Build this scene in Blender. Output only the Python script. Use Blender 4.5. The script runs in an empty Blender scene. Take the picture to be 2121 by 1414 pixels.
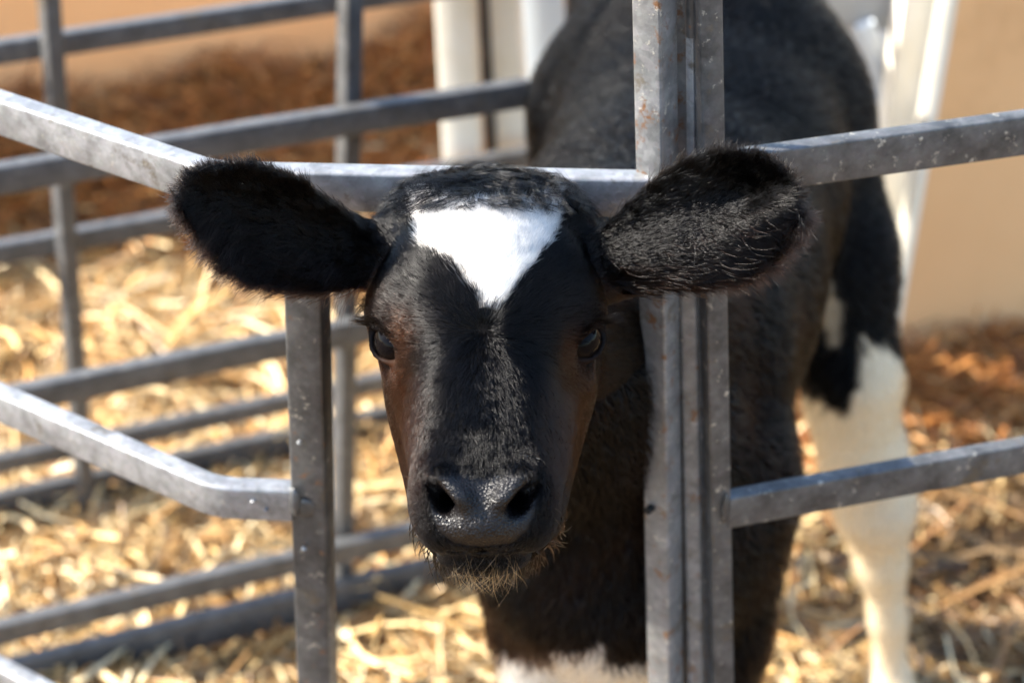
import bpy, math, random
import numpy as np
from mathutils import Vector, Matrix

random.seed(7)
rng = np.random.default_rng(11)
sc = bpy.context.scene
COL = sc.collection
R = math.radians

# ------------------------------------------------------------------ camera
F, CX, CY, PITCH, H = 3900.0, 1060.5, 707.0, R(33.0), 1.80   # focal length in photo pixels
GZ = -0.08                                                    # level of the ground
SP, CP = math.sin(PITCH), math.cos(PITCH)
RIGHT = np.array([1.0, 0, 0]); UP = np.array([0, SP, CP]); FWD = np.array([0, CP, -SP])
CAM = np.array([0.0, 0.0, H])
cd = bpy.data.cameras.new('camera'); cam = bpy.data.objects.new('camera', cd); COL.objects.link(cam)
cam.location = CAM; cam.rotation_euler = (R(90) - PITCH, 0, 0)
cd.sensor_width = 36.0; cd.lens = 36.0 * F / 2121.0
cd.clip_start = 0.05; cd.clip_end = 500
cd.dof.use_dof = True; cd.dof.focus_distance = 1.36; cd.dof.aperture_fstop = 4.0; cd.dof.aperture_blades = 0
sc.camera = cam

# ------------------------------------------------------------------ light
SUN_EL, SUN_AZ = R(41), R(-9)       # sun to the left of the picture, slightly behind the calf
TO_SUN = np.array([-math.cos(SUN_EL) * math.cos(SUN_AZ), -math.cos(SUN_EL) * math.sin(SUN_AZ), math.sin(SUN_EL)])
world = bpy.data.worlds.new('World'); sc.world = world; world.use_nodes = True
wn = world.node_tree.nodes; wl = world.node_tree.links
sky = wn.new('ShaderNodeTexSky'); sky.sky_type = 'NISHITA'; sky.sun_disc = False
sky.sun_elevation = SUN_EL
sky.sun_rotation = math.atan2(TO_SUN[0], TO_SUN[1])
wl.new(sky.outputs[0], wn['Background'].inputs['Color']); wn['Background'].inputs['Strength'].default_value = 0.15
sd = bpy.data.lights.new('sun', 'SUN'); sun = bpy.data.objects.new('sun', sd); COL.objects.link(sun)
sd.energy = 4.9; sd.angle = R(0.5); sd.color = (1.0, 0.94, 0.84)
sun.rotation_euler = Vector(TO_SUN).to_track_quat('Z', 'Y').to_euler()
sc.view_settings.view_transform = 'Standard'; sc.view_settings.look = 'None'
sc.view_settings.gamma = 1.0; sc.view_settings.use_curve_mapping = False
sc.view_settings.exposure = 1.82
sc.render.engine = 'CYCLES'
sc.cycles.max_bounces = 10; sc.cycles.diffuse_bounces = 4; sc.cycles.glossy_bounces = 4
sc.cycles.transmission_bounces = 8; sc.cycles.sample_clamp_indirect = 6
sc.cycles.use_denoising = True; sc.cycles.denoiser = 'OPENIMAGEDENOISE'
sc.cycles.denoising_input_passes = 'RGB_ALBEDO_NORMAL'; sc.cycles.denoising_prefilter = 'ACCURATE'

# ------------------------------------------------------------------ helpers
def P(px, py, d):
    """a point at depth d (metres along the view axis) seen at photo position px, py"""
    return CAM + d * (FWD + (px - CX) / F * RIGHT - (py - CY) / F * UP)
def PY(px, py, Y):
    v = (py - CY) / F
    return P(px, py, Y / (CP - v * SP))
def PZ(px, py, z):
    v = (py - CY) / F
    return P(px, py, (H - z) / (SP + v * CP))
def project(p):
    q = p - CAM
    d = q @ FWD
    return CX + F * (q @ RIGHT) / d, CY - F * (q @ UP) / d, d
def nrm(v):
    v = np.asarray(v, float)
    return v / np.linalg.norm(v)
def tag(o, label=None, cat=None, group=None, kind=None):
    if label: o['label'] = label
    if cat: o['category'] = cat
    if group: o['group'] = group
    if kind: o['kind'] = kind
    return o
def link(name, data, parent=None):
    o = bpy.data.objects.new(name, data); COL.objects.link(o)
    if parent is not None:
        o.parent = parent
        o.matrix_parent_inverse = Matrix.Translation(-Vector(parent.location))
    return o
def empty(name, loc):
    o = bpy.data.objects.new(name, None); COL.objects.link(o); o.location = Vector(loc)
    o.empty_display_size = 0.05
    return o
def mesh_np(name, verts, faces, mat=None, smooth=False):
    me = bpy.data.meshes.new(name)
    me.from_pydata([tuple(map(float, v)) for v in verts], [], [tuple(map(int, f)) for f in faces])
    if mat: me.materials.append(mat)
    if smooth: me.polygons.foreach_set('use_smooth', [True] * len(me.polygons))
    me.update()
    return me
class MB:
    """collects shapes for one mesh"""
    def __init__(s): s.v = []; s.f = []
    def add(s, v, f):
        n = len(s.v); s.v += [tuple(map(float, q)) for q in v]; s.f += [tuple(i + n for i in q) for q in f]
    def sweep(s, path, w, h, side, r=0.0025, n=3, cap=True, jitter=0.0):
        """rounded-rectangle tube along a path; w is measured along side, h across it"""
        path = [np.asarray(p, float) for p in path]
        prof = []
        for cx, cy, a0 in ((w/2-r, h/2-r, 0), (-w/2+r, h/2-r, 90), (-w/2+r, -h/2+r, 180), (w/2-r, -h/2+r, 270)):
            for k in range(n + 1):
                a = R(a0 + 90 * k / n); prof.append((cx + r * math.cos(a), cy + r * math.sin(a)))
        m = len(prof); V = []
        for i, p in enumerate(path):
            t0 = nrm(path[i] - path[i-1]) if i else nrm(path[1] - path[0])
            t1 = nrm(path[i+1] - path[i]) if i < len(path) - 1 else t0
            t = nrm(t0 + t1)
            sd = np.asarray(side, float) if np.ndim(side) == 1 else np.asarray(side[i], float)
            a = nrm(sd - t * (sd @ t)); b = np.cross(t, a)
            k = 1.0 / max(0.5, t @ t1)
            for x, y in prof: V.append(p + a * x * (k if False else 1) + b * y)
        Fc = []
        for i in range(len(path) - 1):
            for j in range(m):
                Fc.append((i*m+j, i*m+(j+1) % m, (i+1)*m+(j+1) % m, (i+1)*m+j))
        if cap:
            Fc.append(tuple(range(m))[::-1]); Fc.append(tuple((len(path)-1)*m + j for j in range(m)))
        s.add(V, Fc)
    def tube(s, path, r, n=14):
        path = [np.asarray(p, float) for p in path]
        V = []; rr = r if np.ndim(r) else [r] * len(path)
        for i, p in enumerate(path):
            t = nrm(path[min(i+1, len(path)-1)] - path[max(i-1, 0)])
            a = nrm(np.cross(t, [0.3, 0.9, 0.2])); b = np.cross(t, a)
            for k in range(n):
                g = 2*math.pi*k/n; V.append(p + rr[i]*(math.cos(g)*a + math.sin(g)*b))
        Fc = [(i*n+j, i*n+(j+1) % n, (i+1)*n+(j+1) % n, (i+1)*n+j) for i in range(len(path)-1) for j in range(n)]
        Fc.append(tuple(range(n))[::-1]); Fc.append(tuple((len(path)-1)*n+j for j in range(n)))
        s.add(V, Fc)
    def blob(s, c, rx, ry, rz, rough=0.15, nu=12, nv=8, seed=0):
        g = random.Random(seed); V = []; Fc = []
        for j in range(nv + 1):
            th = math.pi * j / nv
            for i in range(nu):
                ph = 2*math.pi*i/nu; k = 1 + rough*(g.random()-.5)*2*math.sin(th)
                V.append((c[0]+rx*k*math.sin(th)*math.cos(ph), c[1]+ry*k*math.sin(th)*math.sin(ph), c[2]+rz*math.cos(th)))
        for j in range(nv):
            for i in range(nu):
                Fc.append((j*nu+i, j*nu+(i+1) % nu, (j+1)*nu+(i+1) % nu, (j+1)*nu+i))
        s.add(V, Fc)
    def build(s, name, mat, parent=None, smooth=False):
        me = mesh_np(name, s.v, s.f, mat)
        if smooth:
            me.polygons.foreach_set('use_smooth', [True] * len(me.polygons))
            try: me.set_sharp_from_angle(angle=R(40))
            except Exception: pass
        return link(name, me, parent)

def noise3(p, f, seed=0):
    """cheap smooth vector noise built from sines, in -1..1"""
    g = np.random.default_rng(100 + seed); out = np.zeros(len(p))
    for k in range(6):
        d = g.normal(size=3); d /= np.linalg.norm(d)
        out += np.sin((p @ d) * f * g.uniform(.6, 1.6) * 6.283 + g.uniform(0, 6.283))
    return out / 3.2

# ------------------------------------------------------------------ materials
def new_mat(name):
    m = bpy.data.materials.new(name); m.use_nodes = True
    nt = m.node_tree; return m, nt, nt.nodes, nt.links, nt.nodes['Principled BSDF']
def ramp(nodes, stops):
    r = nodes.new('ShaderNodeValToRGB'); e = r.color_ramp.elements
    while len(e) < len(stops): e.new(0.5)
    for k, (p, c) in zip(e, stops): k.position = p; k.color = (*c, 1)
    return r
def noise(nodes, links, scale, detail=4, rough=.6, vec=None):
    n = nodes.new('ShaderNodeTexNoise'); n.inputs['Scale'].default_value = scale
    n.inputs['Detail'].default_value = detail; n.inputs['Roughness'].default_value = rough
    if vec is not None: links.new(vec, n.inputs['Vector'])
    return n
def objcoord(nodes): return nodes.new('ShaderNodeTexCoord').outputs['Object']

def galvanised(name, lo, hi, rust=0.0, metallic=.55, dirt=0.35, rough=(.32, .6), rustcol=(.13, .06, .025)):
    m, nt, N, L, b = new_mat(name); oc = objcoord(N)
    n1 = noise(N, L, 38, 6, .65, oc); n2 = noise(N, L, 260, 3, .6, oc)
    vor = N.new('ShaderNodeTexVoronoi'); vor.inputs['Scale'].default_value = 170; L.new(oc, vor.inputs['Vector'])
    r1 = ramp(N, [(.32, lo), (.72, hi)]); L.new(n1.outputs['Fac'], r1.inputs[0])
    mx = N.new('ShaderNodeMix'); mx.data_type = 'RGBA'; mx.blend_type = 'OVERLAY'; mx.inputs[0].default_value = .16
    L.new(r1.outputs[0], mx.inputs[6]); L.new(vor.outputs['Color'], mx.inputs[7])
    hs = N.new('ShaderNodeHueSaturation'); hs.inputs['Saturation'].default_value = .12; L.new(mx.outputs[2], hs.inputs['Color'])
    # pale crusty splashes
    sp = noise(N, L, 90, 5, .7, oc); rs = ramp(N, [(.60, (0, 0, 0)), (.68, (1, 1, 1))]); L.new(sp.outputs['Fac'], rs.inputs[0])
    m2 = N.new('ShaderNodeMix'); m2.data_type = 'RGBA'
    ml = N.new('ShaderNodeMath'); ml.operation = 'MULTIPLY'; ml.inputs[1].default_value = dirt; L.new(rs.outputs[0], ml.inputs[0])
    L.new(ml.outputs[0], m2.inputs[0]); L.new(hs.outputs[0], m2.inputs[6]); m2.inputs[7].default_value = (.5, .46, .38, 1)
    nd = noise(N, L, 17, 7, .72, oc); rd = ramp(N, [(.60, (0, 0, 0)), (.66, (.75, .75, .75))]); L.new(nd.outputs['Fac'], rd.inputs[0])
    md = N.new('ShaderNodeMix'); md.data_type = 'RGBA'; L.new(rd.outputs[0], md.inputs[0]); L.new(m2.outputs[2], md.inputs[6]); md.inputs[7].default_value = (.105, .085, .058, 1)
    last = md.outputs[2]
    if rust > 0:
        nr = noise(N, L, 55, 6, .7, oc); rr = ramp(N, [(.62 - .14*rust, (0, 0, 0)), (.70 - .14*rust, (1, 1, 1))])
        L.new(nr.outputs['Fac'], rr.inputs[0])
        m3 = N.new('ShaderNodeMix'); m3.data_type = 'RGBA'; L.new(rr.outputs[0], m3.inputs[0])
        L.new(last, m3.inputs[6]); m3.inputs[7].default_value = (*rustcol, 1); last = m3.outputs[2]
        mm = N.new('ShaderNodeMath'); mm.operation = 'MULTIPLY_ADD'; mm.inputs[1].default_value = -metallic; mm.inputs[2].default_value = metallic
        L.new(rr.outputs[0], mm.inputs[0]); L.new(mm.outputs[0], b.inputs['Metallic'])
    else: b.inputs['Metallic'].default_value = metallic
    L.new(last, b.inputs['Base Color'])
    mr = N.new('ShaderNodeMapRange'); mr.inputs[3].default_value = rough[0]; mr.inputs[4].default_value = rough[1]
    L.new(n2.outputs['Fac'], mr.inputs[0]); L.new(mr.outputs[0], b.inputs['Roughness'])
    bp = N.new('ShaderNodeBump'); bp.inputs['Strength'].default_value = .25; bp.inputs['Distance'].default_value = .001
    ad = N.new('ShaderNodeMath'); ad.operation = 'ADD'; L.new(n2.outputs['Fac'], ad.inputs[0]); L.new(rs.outputs[0], ad.inputs[1])
    L.new(ad.outputs[0], bp.inputs['Height']); L.new(bp.outputs[0], b.inputs['Normal'])
    return m
def painted(name, c1, c2, scale=6, rough=.8, bump=.2, fine=80, stains=None):
    m, nt, N, L, b = new_mat(name); oc = objcoord(N)
    n1 = noise(N, L, scale, 6, .6, oc); r1 = ramp(N, [(.3, c1), (.7, c2)]); L.new(n1.outputs['Fac'], r1.inputs[0])
    last = r1.outputs[0]
    if stains:
        ns = noise(N, L, scale*1.7, 5, .7, oc); rs = ramp(N, [(.56, (0, 0, 0)), (.75, (1, 1, 1))]); L.new(ns.outputs['Fac'], rs.inputs[0])
        mx = N.new('ShaderNodeMix'); mx.data_type = 'RGBA'; L.new(rs.outputs[0], mx.inputs[0]); L.new(last, mx.inputs[6])
        mx.inputs[7].default_value = (*stains, 1); last = mx.outputs[2]
    L.new(last, b.inputs['Base Color']); b.inputs['Roughness'].default_value = rough
    n2 = noise(N, L, fine, 4, .6, oc); bp = N.new('ShaderNodeBump'); bp.inputs['Strength'].default_value = bump
    bp.inputs['Distance'].default_value = .004; L.new(n2.outputs['Fac'], bp.inputs['Height']); L.new(bp.outputs[0], b.inputs['Normal'])
    return m
M = {}
M['galv'] = galvanised('galvanised_steel', (.125, .14, .165), (.30, .32, .355), metallic=.45)
M['galv_dirty'] = galvanised('dirty_galvanised_steel', (.105, .098, .087), (.23, .217, .193), rust=.42, metallic=.25, dirt=.6)
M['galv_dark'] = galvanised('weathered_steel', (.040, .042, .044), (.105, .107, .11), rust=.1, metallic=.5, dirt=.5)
M['gate'] = galvanised('gate_steel', (.042, .041, .039), (.135, .13, .122), metallic=.35, dirt=.75)
M['hurdle'] = galvanised('hurdle_steel', (.055, .052, .045), (.12, .113, .10), metallic=.2, dirt=.3)
M['wall'] = painted('ochre_render', (.75, .42, .185), (.81, .475, .225), 2.2, .9, .3, 60, stains=(.62, .335, .14))
M['cream'] = painted('cream_timber', (.72, .65, .50), (.82, .77, .66), 9, .7, .2, 70)
M['sheet'] = painted('pale_sheet_metal', (.62, .68, .72), (.72, .76, .78), 5, .45, .05, 50)
M['greyboard'] = painted('grey_board', (.34, .34, .32), (.45, .44, .41), 8, .8, .2, 70)

# ------------------------------------------------------------------ ground and straw bedding
LW = np.array([-0.68, 3.42]); LWD = nrm([math.cos(R(20)), math.sin(R(20))]); LWN = np.array([LWD[1], -LWD[0]])   # far wall
RW = np.array([0.57, 2.72])                                                                                                   # near wall, x > 0.57
def ground_h(x, y):
    p = np.stack([x, y, np.zeros_like(x)], 1)
    h = GZ + .014 * noise3(p, 2.2, 1) + .008 * noise3(p, 6.0, 2)
    dl = (x - LW[0]) * LWN[0] + (y - LW[1]) * LWN[1]               # distance out from the far wall
    h = h + np.where(x < .62, .27 * np.exp(-(np.clip(dl, 0, 9) / .20) ** 2), 0) * (1 + .25 * noise3(p, 1.5, 3))
    dr = (x - RW[0]) * LWN[0] + (y - RW[1]) * LWN[1]               # distance out from the near wall
    h = h + .045 * np.exp(-(np.clip(dr, 0, 9) / .14) ** 2) * np.clip((x - .45) / .2, 0, 1) * (1 + .3 * noise3(p, 2, 4))
    return h
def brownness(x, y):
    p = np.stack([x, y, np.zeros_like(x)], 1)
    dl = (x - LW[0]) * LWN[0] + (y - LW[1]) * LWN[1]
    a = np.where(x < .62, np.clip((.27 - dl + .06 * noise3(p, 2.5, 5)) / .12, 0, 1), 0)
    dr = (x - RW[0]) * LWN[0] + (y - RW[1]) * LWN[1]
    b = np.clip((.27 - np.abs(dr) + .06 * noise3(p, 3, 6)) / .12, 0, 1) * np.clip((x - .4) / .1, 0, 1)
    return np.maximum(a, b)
def make_ground():
    xs = np.concatenate([np.linspace(-40, -2.6, 14)[:-1], np.linspace(-2.6, 2.6, 150), np.linspace(2.6, 40, 14)[1:]])
    ys = np.concatenate([np.linspace(-12, .9, 10)[:-1], np.linspace(.9, 4.6, 120), np.linspace(4.6, 60, 14)[1:]])
    X, Y = np.meshgrid(xs, ys, indexing='ij'); Z = ground_h(X.ravel(), Y.ravel())
    V = np.stack([X.ravel(), Y.ravel(), Z], 1); ny = len(ys)
    Fc = [(i*ny+j, (i+1)*ny+j, (i+1)*ny+j+1, i*ny+j+1) for i in range(len(xs)-1) for j in range(ny-1)]
    m, nt, N, L, b = new_mat('trodden_bedding'); oc = objcoord(N)
    n1 = noise(N, L, 14, 8, .7, oc); n2 = noise(N, L, 90, 5, .7, oc)
    r1 = ramp(N, [(.3, (.05, .028, .012)), (.5, (.16, .09, .035)), (.68, (.34, .21, .08))]); L.new(n1.outputs['Fac'], r1.inputs[0])
    L.new(r1.outputs[0], b.inputs['Base Color']); b.inputs['Roughness'].default_value = .9
    bp = N.new('ShaderNodeBump'); bp.inputs['Strength'].default_value = .8; bp.inputs['Distance'].default_value = .01
    L.new(n2.outputs['Fac'], bp.inputs['Height']); L.new(bp.outputs[0], b.inputs['Normal'])
    me = mesh_np('ground', V, Fc, m, True)
    return tag(link('ground', me), 'trodden earth and old bedding under the straw', 'ground', kind='structure')
make_ground()

def straw_material(name, spec=.5):
    m, nt, N, L, b = new_mat(name)
    at = N.new('ShaderNodeAttribute'); at.attribute_name = 'tint'
    n = noise(N, L, 120, 3, .6, objcoord(N)); r = ramp(N, [(.3, (.7, .66, .6)), (.7, (1.1, 1.1, 1.1))]); L.new(n.outputs['Fac'], r.inputs[0])
    mx = N.new('ShaderNodeMix'); mx.data_type = 'RGBA'; mx.blend_type = 'MULTIPLY'; mx.inputs[0].default_value = 1
    L.new(at.outputs['Color'], mx.inputs[6]); L.new(r.outputs[0], mx.inputs[7]); L.new(mx.outputs[2], b.inputs['Base Color'])
    b.inputs['Roughness'].default_value = .38; b.inputs['Specular IOR Level'].default_value = spec
    return m
def straw_object(name, x, y, lens, widths, lift, tint, mat, bend=.12, z_extra=0.02, steep=.25):
    """one mesh of many creased, slightly bent straws lying on the ground"""
    n = len(x); base = ground_h(x, y)
    az = rng.uniform(0, 2*np.pi, n); el = rng.normal(0, steep, n)
    d = np.stack([np.cos(az)*np.cos(el), np.sin(az)*np.cos(el), np.sin(el)], 1)
    side = np.cross(d, [0, 0, 1.0]); side /= np.linalg.norm(side, axis=1)[:, None] + 1e-9
    nn = np.cross(side, d); roll = rng.uniform(-1.1, 1.1, n)
    sd = side*np.cos(roll)[:, None] + nn*np.sin(roll)[:, None]; no = np.cross(d, sd)
    c0 = np.stack([x, y, base + lift], 1); S = 4
    bn = rng.normal(0, bend, n); V = np.zeros((n, S, 3, 3), np.float32)
    for i in range(S):
        t = i/(S-1) - .5
        c = c0 + d*(lens*t)[:, None] + sd*(bn*lens*(t*t*4 - .5))[:, None]
        w = widths*(1.0 - .25*abs(t))
        V[:, i, 0] = c - sd*(w/2)[:, None]; V[:, i, 1] = c + no*(w*.28)[:, None]; V[:, i, 2] = c + sd*(w/2)[:, None]
    V = V.reshape(-1, 3)
    idx = (np.arange(n)*S*3)[:, None, None, None] + (np.arange(S-1)*3)[None, :, None, None] + np.array([0, 1])[None, None, :, None] + np.array([0, 1, 4, 3])[None, None, None, :]
    Q = idx.reshape(-1, 4)
    me = bpy.data.meshes.new(name); me.vertices.add(len(V)); me.vertices.foreach_set('co', V.ravel())
    me.loops.add(Q.size); me.loops.foreach_set('vertex_index', Q.ravel().astype(np.int32))
    me.polygons.add(len(Q)); me.polygons.foreach_set('loop_start', (np.arange(len(Q))*4).astype(np.int32))
    me.update(calc_edges=True)
    a = me.attributes.new('tint', 'FLOAT_COLOR', 'POINT')
    C = np.ones((n, S*3, 4), np.float32); C[..., :3] = tint[:, None, :]; a.data.foreach_set('color', C.ravel())
    me.materials.append(mat)
    return link(name, me)
def scatter(n, x0, x1, y0, y1): return rng.uniform(x0, x1, n), rng.uniform(y0, y1, n)
def pick(n, cols, w):
    c = np.array(cols)[rng.choice(len(cols), n, p=np.array(w)/sum(w))]
    return c * rng.uniform(.75, 1.2, (n, 1))
smat = straw_material('golden_straw'); bmat = straw_material('rust_brown_straw', .3)
x, y = scatter(60000, -1.75, 1.75, 1.25, 3.7)
dl = (x - LW[0])*LWN[0] + (y - LW[1])*LWN[1]
keep = (dl > .02) & ~((x > .55) & ((x - RW[0])*LWN[0] + (y - RW[1])*LWN[1] < .02)); x, y = x[keep], y[keep]
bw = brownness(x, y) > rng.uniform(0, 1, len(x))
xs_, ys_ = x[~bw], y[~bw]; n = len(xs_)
# darker patch of straw around the hind feet
dark_patch = np.clip(1.3 - np.hypot((xs_ - .76)/.46, (ys_ - 2.24)/.36), 0, 1) * .85
pal = pick(n, [(.66, .42, .16), (.72, .53, .26), (.54, .30, .10), (.80, .66, .40), (.30, .17, .065)], [4, 4, 3, 2.4, 1.6])
pal = np.where((rng.uniform(0, 1, n) < dark_patch)[:, None], pal*np.array([.35, .30, .28]), pal)
ln_ = rng.uniform(.03, .17, n); wd_ = rng.uniform(.0021, .0054, n); big_ = rng.uniform(0, 1, n) < .09
ln_ = np.where(big_, rng.uniform(.07, .20, n), ln_); wd_ = np.where(big_, rng.uniform(.006, .011, n), wd_)
o = straw_object('straw_bedding', xs_, ys_, ln_, wd_, rng.uniform(0, .035, n) + .02*big_, pal, smat)
tag(o, 'loose golden straw bedding strewn over the pen floor', 'straw', kind='stuff')
xs_, ys_ = x[bw], y[bw]
xe, ye = scatter(16000, -1.75, 1.6, 2.45, 4.2)
dl = (xe - LW[0])*LWN[0] + (ye - LW[1])*LWN[1]
k = (dl > .01) & ~((xe > .55) & ((xe - RW[0])*LWN[0] + (ye - RW[1])*LWN[1] < .01)) & (brownness(xe, ye) > .35)
xs_ = np.concatenate([xs_, xe[k]]); ys_ = np.concatenate([ys_, ye[k]]); n = len(xs_)
pal = pick(n, [(.50, .20, .055), (.57, .265, .08), (.39, .145, .04), (.62, .34, .13), (.14, .06, .025)], [4, 4, 3, 1.4, 1.2])  # browner palette for the stalks near both walls
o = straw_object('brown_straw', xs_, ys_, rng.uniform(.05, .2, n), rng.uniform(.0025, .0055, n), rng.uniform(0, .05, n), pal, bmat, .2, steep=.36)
tag(o, 'rust brown straw banked up along the foot of the ochre walls', 'straw', kind='stuff')

# ------------------------------------------------------------------ walls and timber behind
def box_mb(mb, c, ax, ay, sx, sy, z0, z1, lean=(0, 0)):
    """upright block: centre c (x, y), half-size sx along ax, sy along ay, leaning by lean per metre of height"""
    V = []
    for z in (z0, z1):
        off = np.array(lean)*(z - z0)
        for a, b in ((-1, -1), (1, -1), (1, 1), (-1, 1)):
            q = np.array(c) + off + a*sx*np.array(ax) + b*sy*np.array(ay); V.append((q[0], q[1], z))
    mb.add(V, [(0, 3, 2, 1), (4, 5, 6, 7), (0, 1, 5, 4), (1, 2, 6, 5), (2, 3, 7, 6), (3, 0, 4, 7)])
def bevelled(o, w=.004):
    m = o.modifiers.new('bevel', 'BEVEL'); m.width = w; m.segments = 2; m.limit_method = 'ANGLE'; return o
mb = MB(); c = LW + LWD*.1 - LWN*.08; box_mb(mb, c, LWD, LWN, 3.2, .08, GZ - .1, .53)
tag(bevelled(mb.build('rendered_wall', M['wall'])), 'long ochre rendered wall with brown straw banked against its foot, behind the hurdles', 'wall')
mb = MB(); box_mb(mb, RW + LWD*1.81 - LWN*.06, LWD, LWN, 1.75, .06, GZ - .1, .72)
tag(bevelled(mb.build('rendered_wall', M['wall'])), 'plain ochre wall beyond the calf, right of the cream timber post', 'wall')

def timber(px0, py0, px1, py1, Y, w, t, mat, name, label, cat, group=None, turn=0):
    """a leaning board whose centre line passes two points at distance Y; runs on down to the ground"""
    a, b = PY(px0, py0, Y), PY(px1, py1, Y); d = nrm(b - a)
    end = a + d*((a[2] - (GZ - .03))/-d[2]); top = a - d*.5
    mb = MB(); mb.sweep([top, a, (a + end)/2, end], w, t, (math.cos(R(turn)), math.sin(R(turn)), 0), r=.004, n=2)
    return tag(mb.build(name, mat, smooth=True), label, cat, group)
timber(945, 0, 962, 350, 2.72, .060, .05, M['cream'], 'timber_post', 'cream timber post standing just left of the grey upright, above the white blaze', 'post', turn=-8)
timber(1003, 0, 1021, 350, 2.75, .017, .03, M['galv_dark'], 'steel_upright', 'thin grey steel upright between two cream timber posts', 'upright')
timber(1046, 0, 1068, 350, 2.76, .048, .05, M['cream'], 'timber_post', 'pale timber post between the grey upright and the blue white sheet', 'post', turn=-8)
timber(1120, 0, 1140, 350, 2.82, .075, .012, M['sheet'], 'sheet_panel', 'blue white sheet metal panel beside the left flank of the calf', 'panel', turn=-10)
timber(1902, 0, 1852, 360, 2.62, .062, .05, M['cream'], 'timber_post', 'broad cream timber post to the right of the calf, half in shade', 'post', turn=8)
timber(1962, 0, 1900, 360, 2.54, .024, .03, M['cream'], 'timber_batten', 'narrow sunlit cream batten fixed along the edge of the broad post', 'batten', turn=-30)
timber(1808, -40, 1795, 400, 2.74, .075, .012, M['sheet'], 'sheet_panel', 'pale blue sheet metal panel behind the rump, left of the broad post', 'panel')
br = empty('gate_brace', PY(1840, 120, 2.66))
tag(br, 'grey board and slanting white brace at top right of the calf', 'brace')
mb = MB(); mb.sweep([PY(1700, 12, 2.68), PY(1868, 12, 2.68)], .018, .075, (0, 1, 0), r=.003, n=2); mb.build('cross_board', M['greyboard'], br, True)
mb = MB(); mb.sweep([PY(1790, 50, 2.66), PY(1860, 220, 2.66)], .03, .02, (1, 0, 0), r=.003, n=2); mb.build('slanting_strut', M['sheet'], br, True)
mb = MB(); mb.sweep([PY(1868, 0, 2.645), PY(1846, 420, 2.645)], .014, .02, (1, 0, 0), r=.003, n=2); mb.build('upright', M['galv_dark'], br, True)

# ------------------------------------------------------------------ hurdles on the left
HD = np.array([math.cos(R(21)), math.sin(R(21)), 0]); HN = np.array([HD[1], -HD[0], 0])
def hurdle(anchor, x_end, rails, uprights, label, left=1.6, up_side=-1, top_ext=.16):
    """rails: photo heights at the anchor's column; uprights: photo columns of the uprights (top, bottom)"""
    def on_plane(px, py):
        r = FWD + (px - CX)/F*RIGHT - (py - CY)/F*UP
        t = ((anchor - CAM) @ HN)/(r @ HN); return CAM + t*r
    root = empty('hurdle', (anchor[0], anchor[1], GZ)); tag(root, label, 'hurdle', 'galvanised hurdles on the left')
    zs = []
    for (px, py, hh) in rails:
        p = on_plane(px, py); zs.append(p[2])
        s1 = (x_end - p[0])/HD[0]
        mb = MB(); q = [p + HD*s for s in np.linspace(-left, s1, 6)]
        mb.sweep([a + np.array([0, 0, .002*math.sin(i*2.1)]) for i, a in enumerate(q)], .020, hh*1.2, HN, r=.003)
        mb.build('rail', M['hurdle'], root, True)
    ztop = max(zs) + .36
    mb = MB(); p = on_plane(rails[0][0], rails[0][1])
    a = np.array([p[0], p[1], ztop]); mb.sweep([a - HD*left, a + HD*(x_end - p[0])/HD[0]], .018, .034, HN, r=.003); mb.build('rail', M['hurdle'], root, True)
    for (xa, ya, xb, yb) in uprights:
        pa, pb = on_plane(xa, ya), on_plane(xb, yb); d = nrm(pb - pa)
        top = pa - d*((ztop + .01 - pa[2])/-d[2] if d[2] else 0); top = pa + d*((ztop + .01 - pa[2])/d[2])
        bot = pa + d*((GZ + .01 - pa[2])/d[2])
        off = HN*.028*(-up_side)
        mb = MB(); mb.sweep([top + off, (top + bot)/2 + off, bot + off], .025, .025, (math.cos(R(40)), math.sin(R(40)), 0), r=.003); mb.build('upright', M['hurdle'], root, True)
    return root
aB = PZ(300, 1330, GZ + .05)
hurdle(aB, .02, [(560, 277, .031), (400, 752, .031), (300, 1237, .030), (480, 1288, .048)], [(738, 100, 722, 1120)],
       'nearer galvanised hurdle with dark flat rails, its upright rising between left ear and forehead', up_side=1)
aA = PZ(245, 985, GZ + .05)
hurdle(aA, .5, [(400, 48, .028), (280, 472, .028), (300, 894, .027), (245, 992, .044)], [(100, 60, 152, 770)],
       'farther galvanised hurdle whose upright stands at far left of the straw pen', up_side=-1)

# ------------------------------------------------------------------ feed barrier in front
BY = 1.315                                           # plane of the head gap
LD = np.array([-math.cos(R(33)), math.sin(R(33)), 0.0])  # the side rails run back to the left
root = empty('head_barrier', (PY(645, 1040, BY)[0], BY, GZ))
tag(root, 'galvanised barrier with bent side rails and a top bar framing the head of the calf', 'barrier')
def bent_rail(pb, pe, mat, hh=.035, ww=.019, length=.95):
    e = pe - pb; e0 = nrm(e); rad = .017; pts = []; sides = []
    a = pb + LD*length; s0 = np.cross(LD, [0, 0, 1.0]); s1 = np.cross(-e0, [0, 0, 1.0])
    pts += [a, a + (pb - a)*.5, pb + LD*rad]
    for k in range(1, 6):
        t = k/6; pts.append((1-t)**2*(pb + LD*rad) + 2*t*(1-t)*pb + t*t*(pb + e0*rad))
    pts += [pb + e0*rad, pe]
    mb = MB(); sides = []
    for i in range(len(pts)):
        t = nrm(pts[min(i+1, len(pts)-1)] - pts[max(i-1, 0)]); sides.append(np.cross(t, [0, 0, 1.0]))
    mb.sweep(pts, ww, hh, sides, r=.0028, n=3)
    return mb
mb = bent_rail(PY(445, 383, BY), PY(1347, 402, BY), M['galv']); mb.build('top_bar', M['galv'], root, True)
mb = bent_rail(PY(452, 1030, BY), PY(606, 1036, BY), M['galv']); mb.build('side_rail', M['galv'], root, True)
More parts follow.
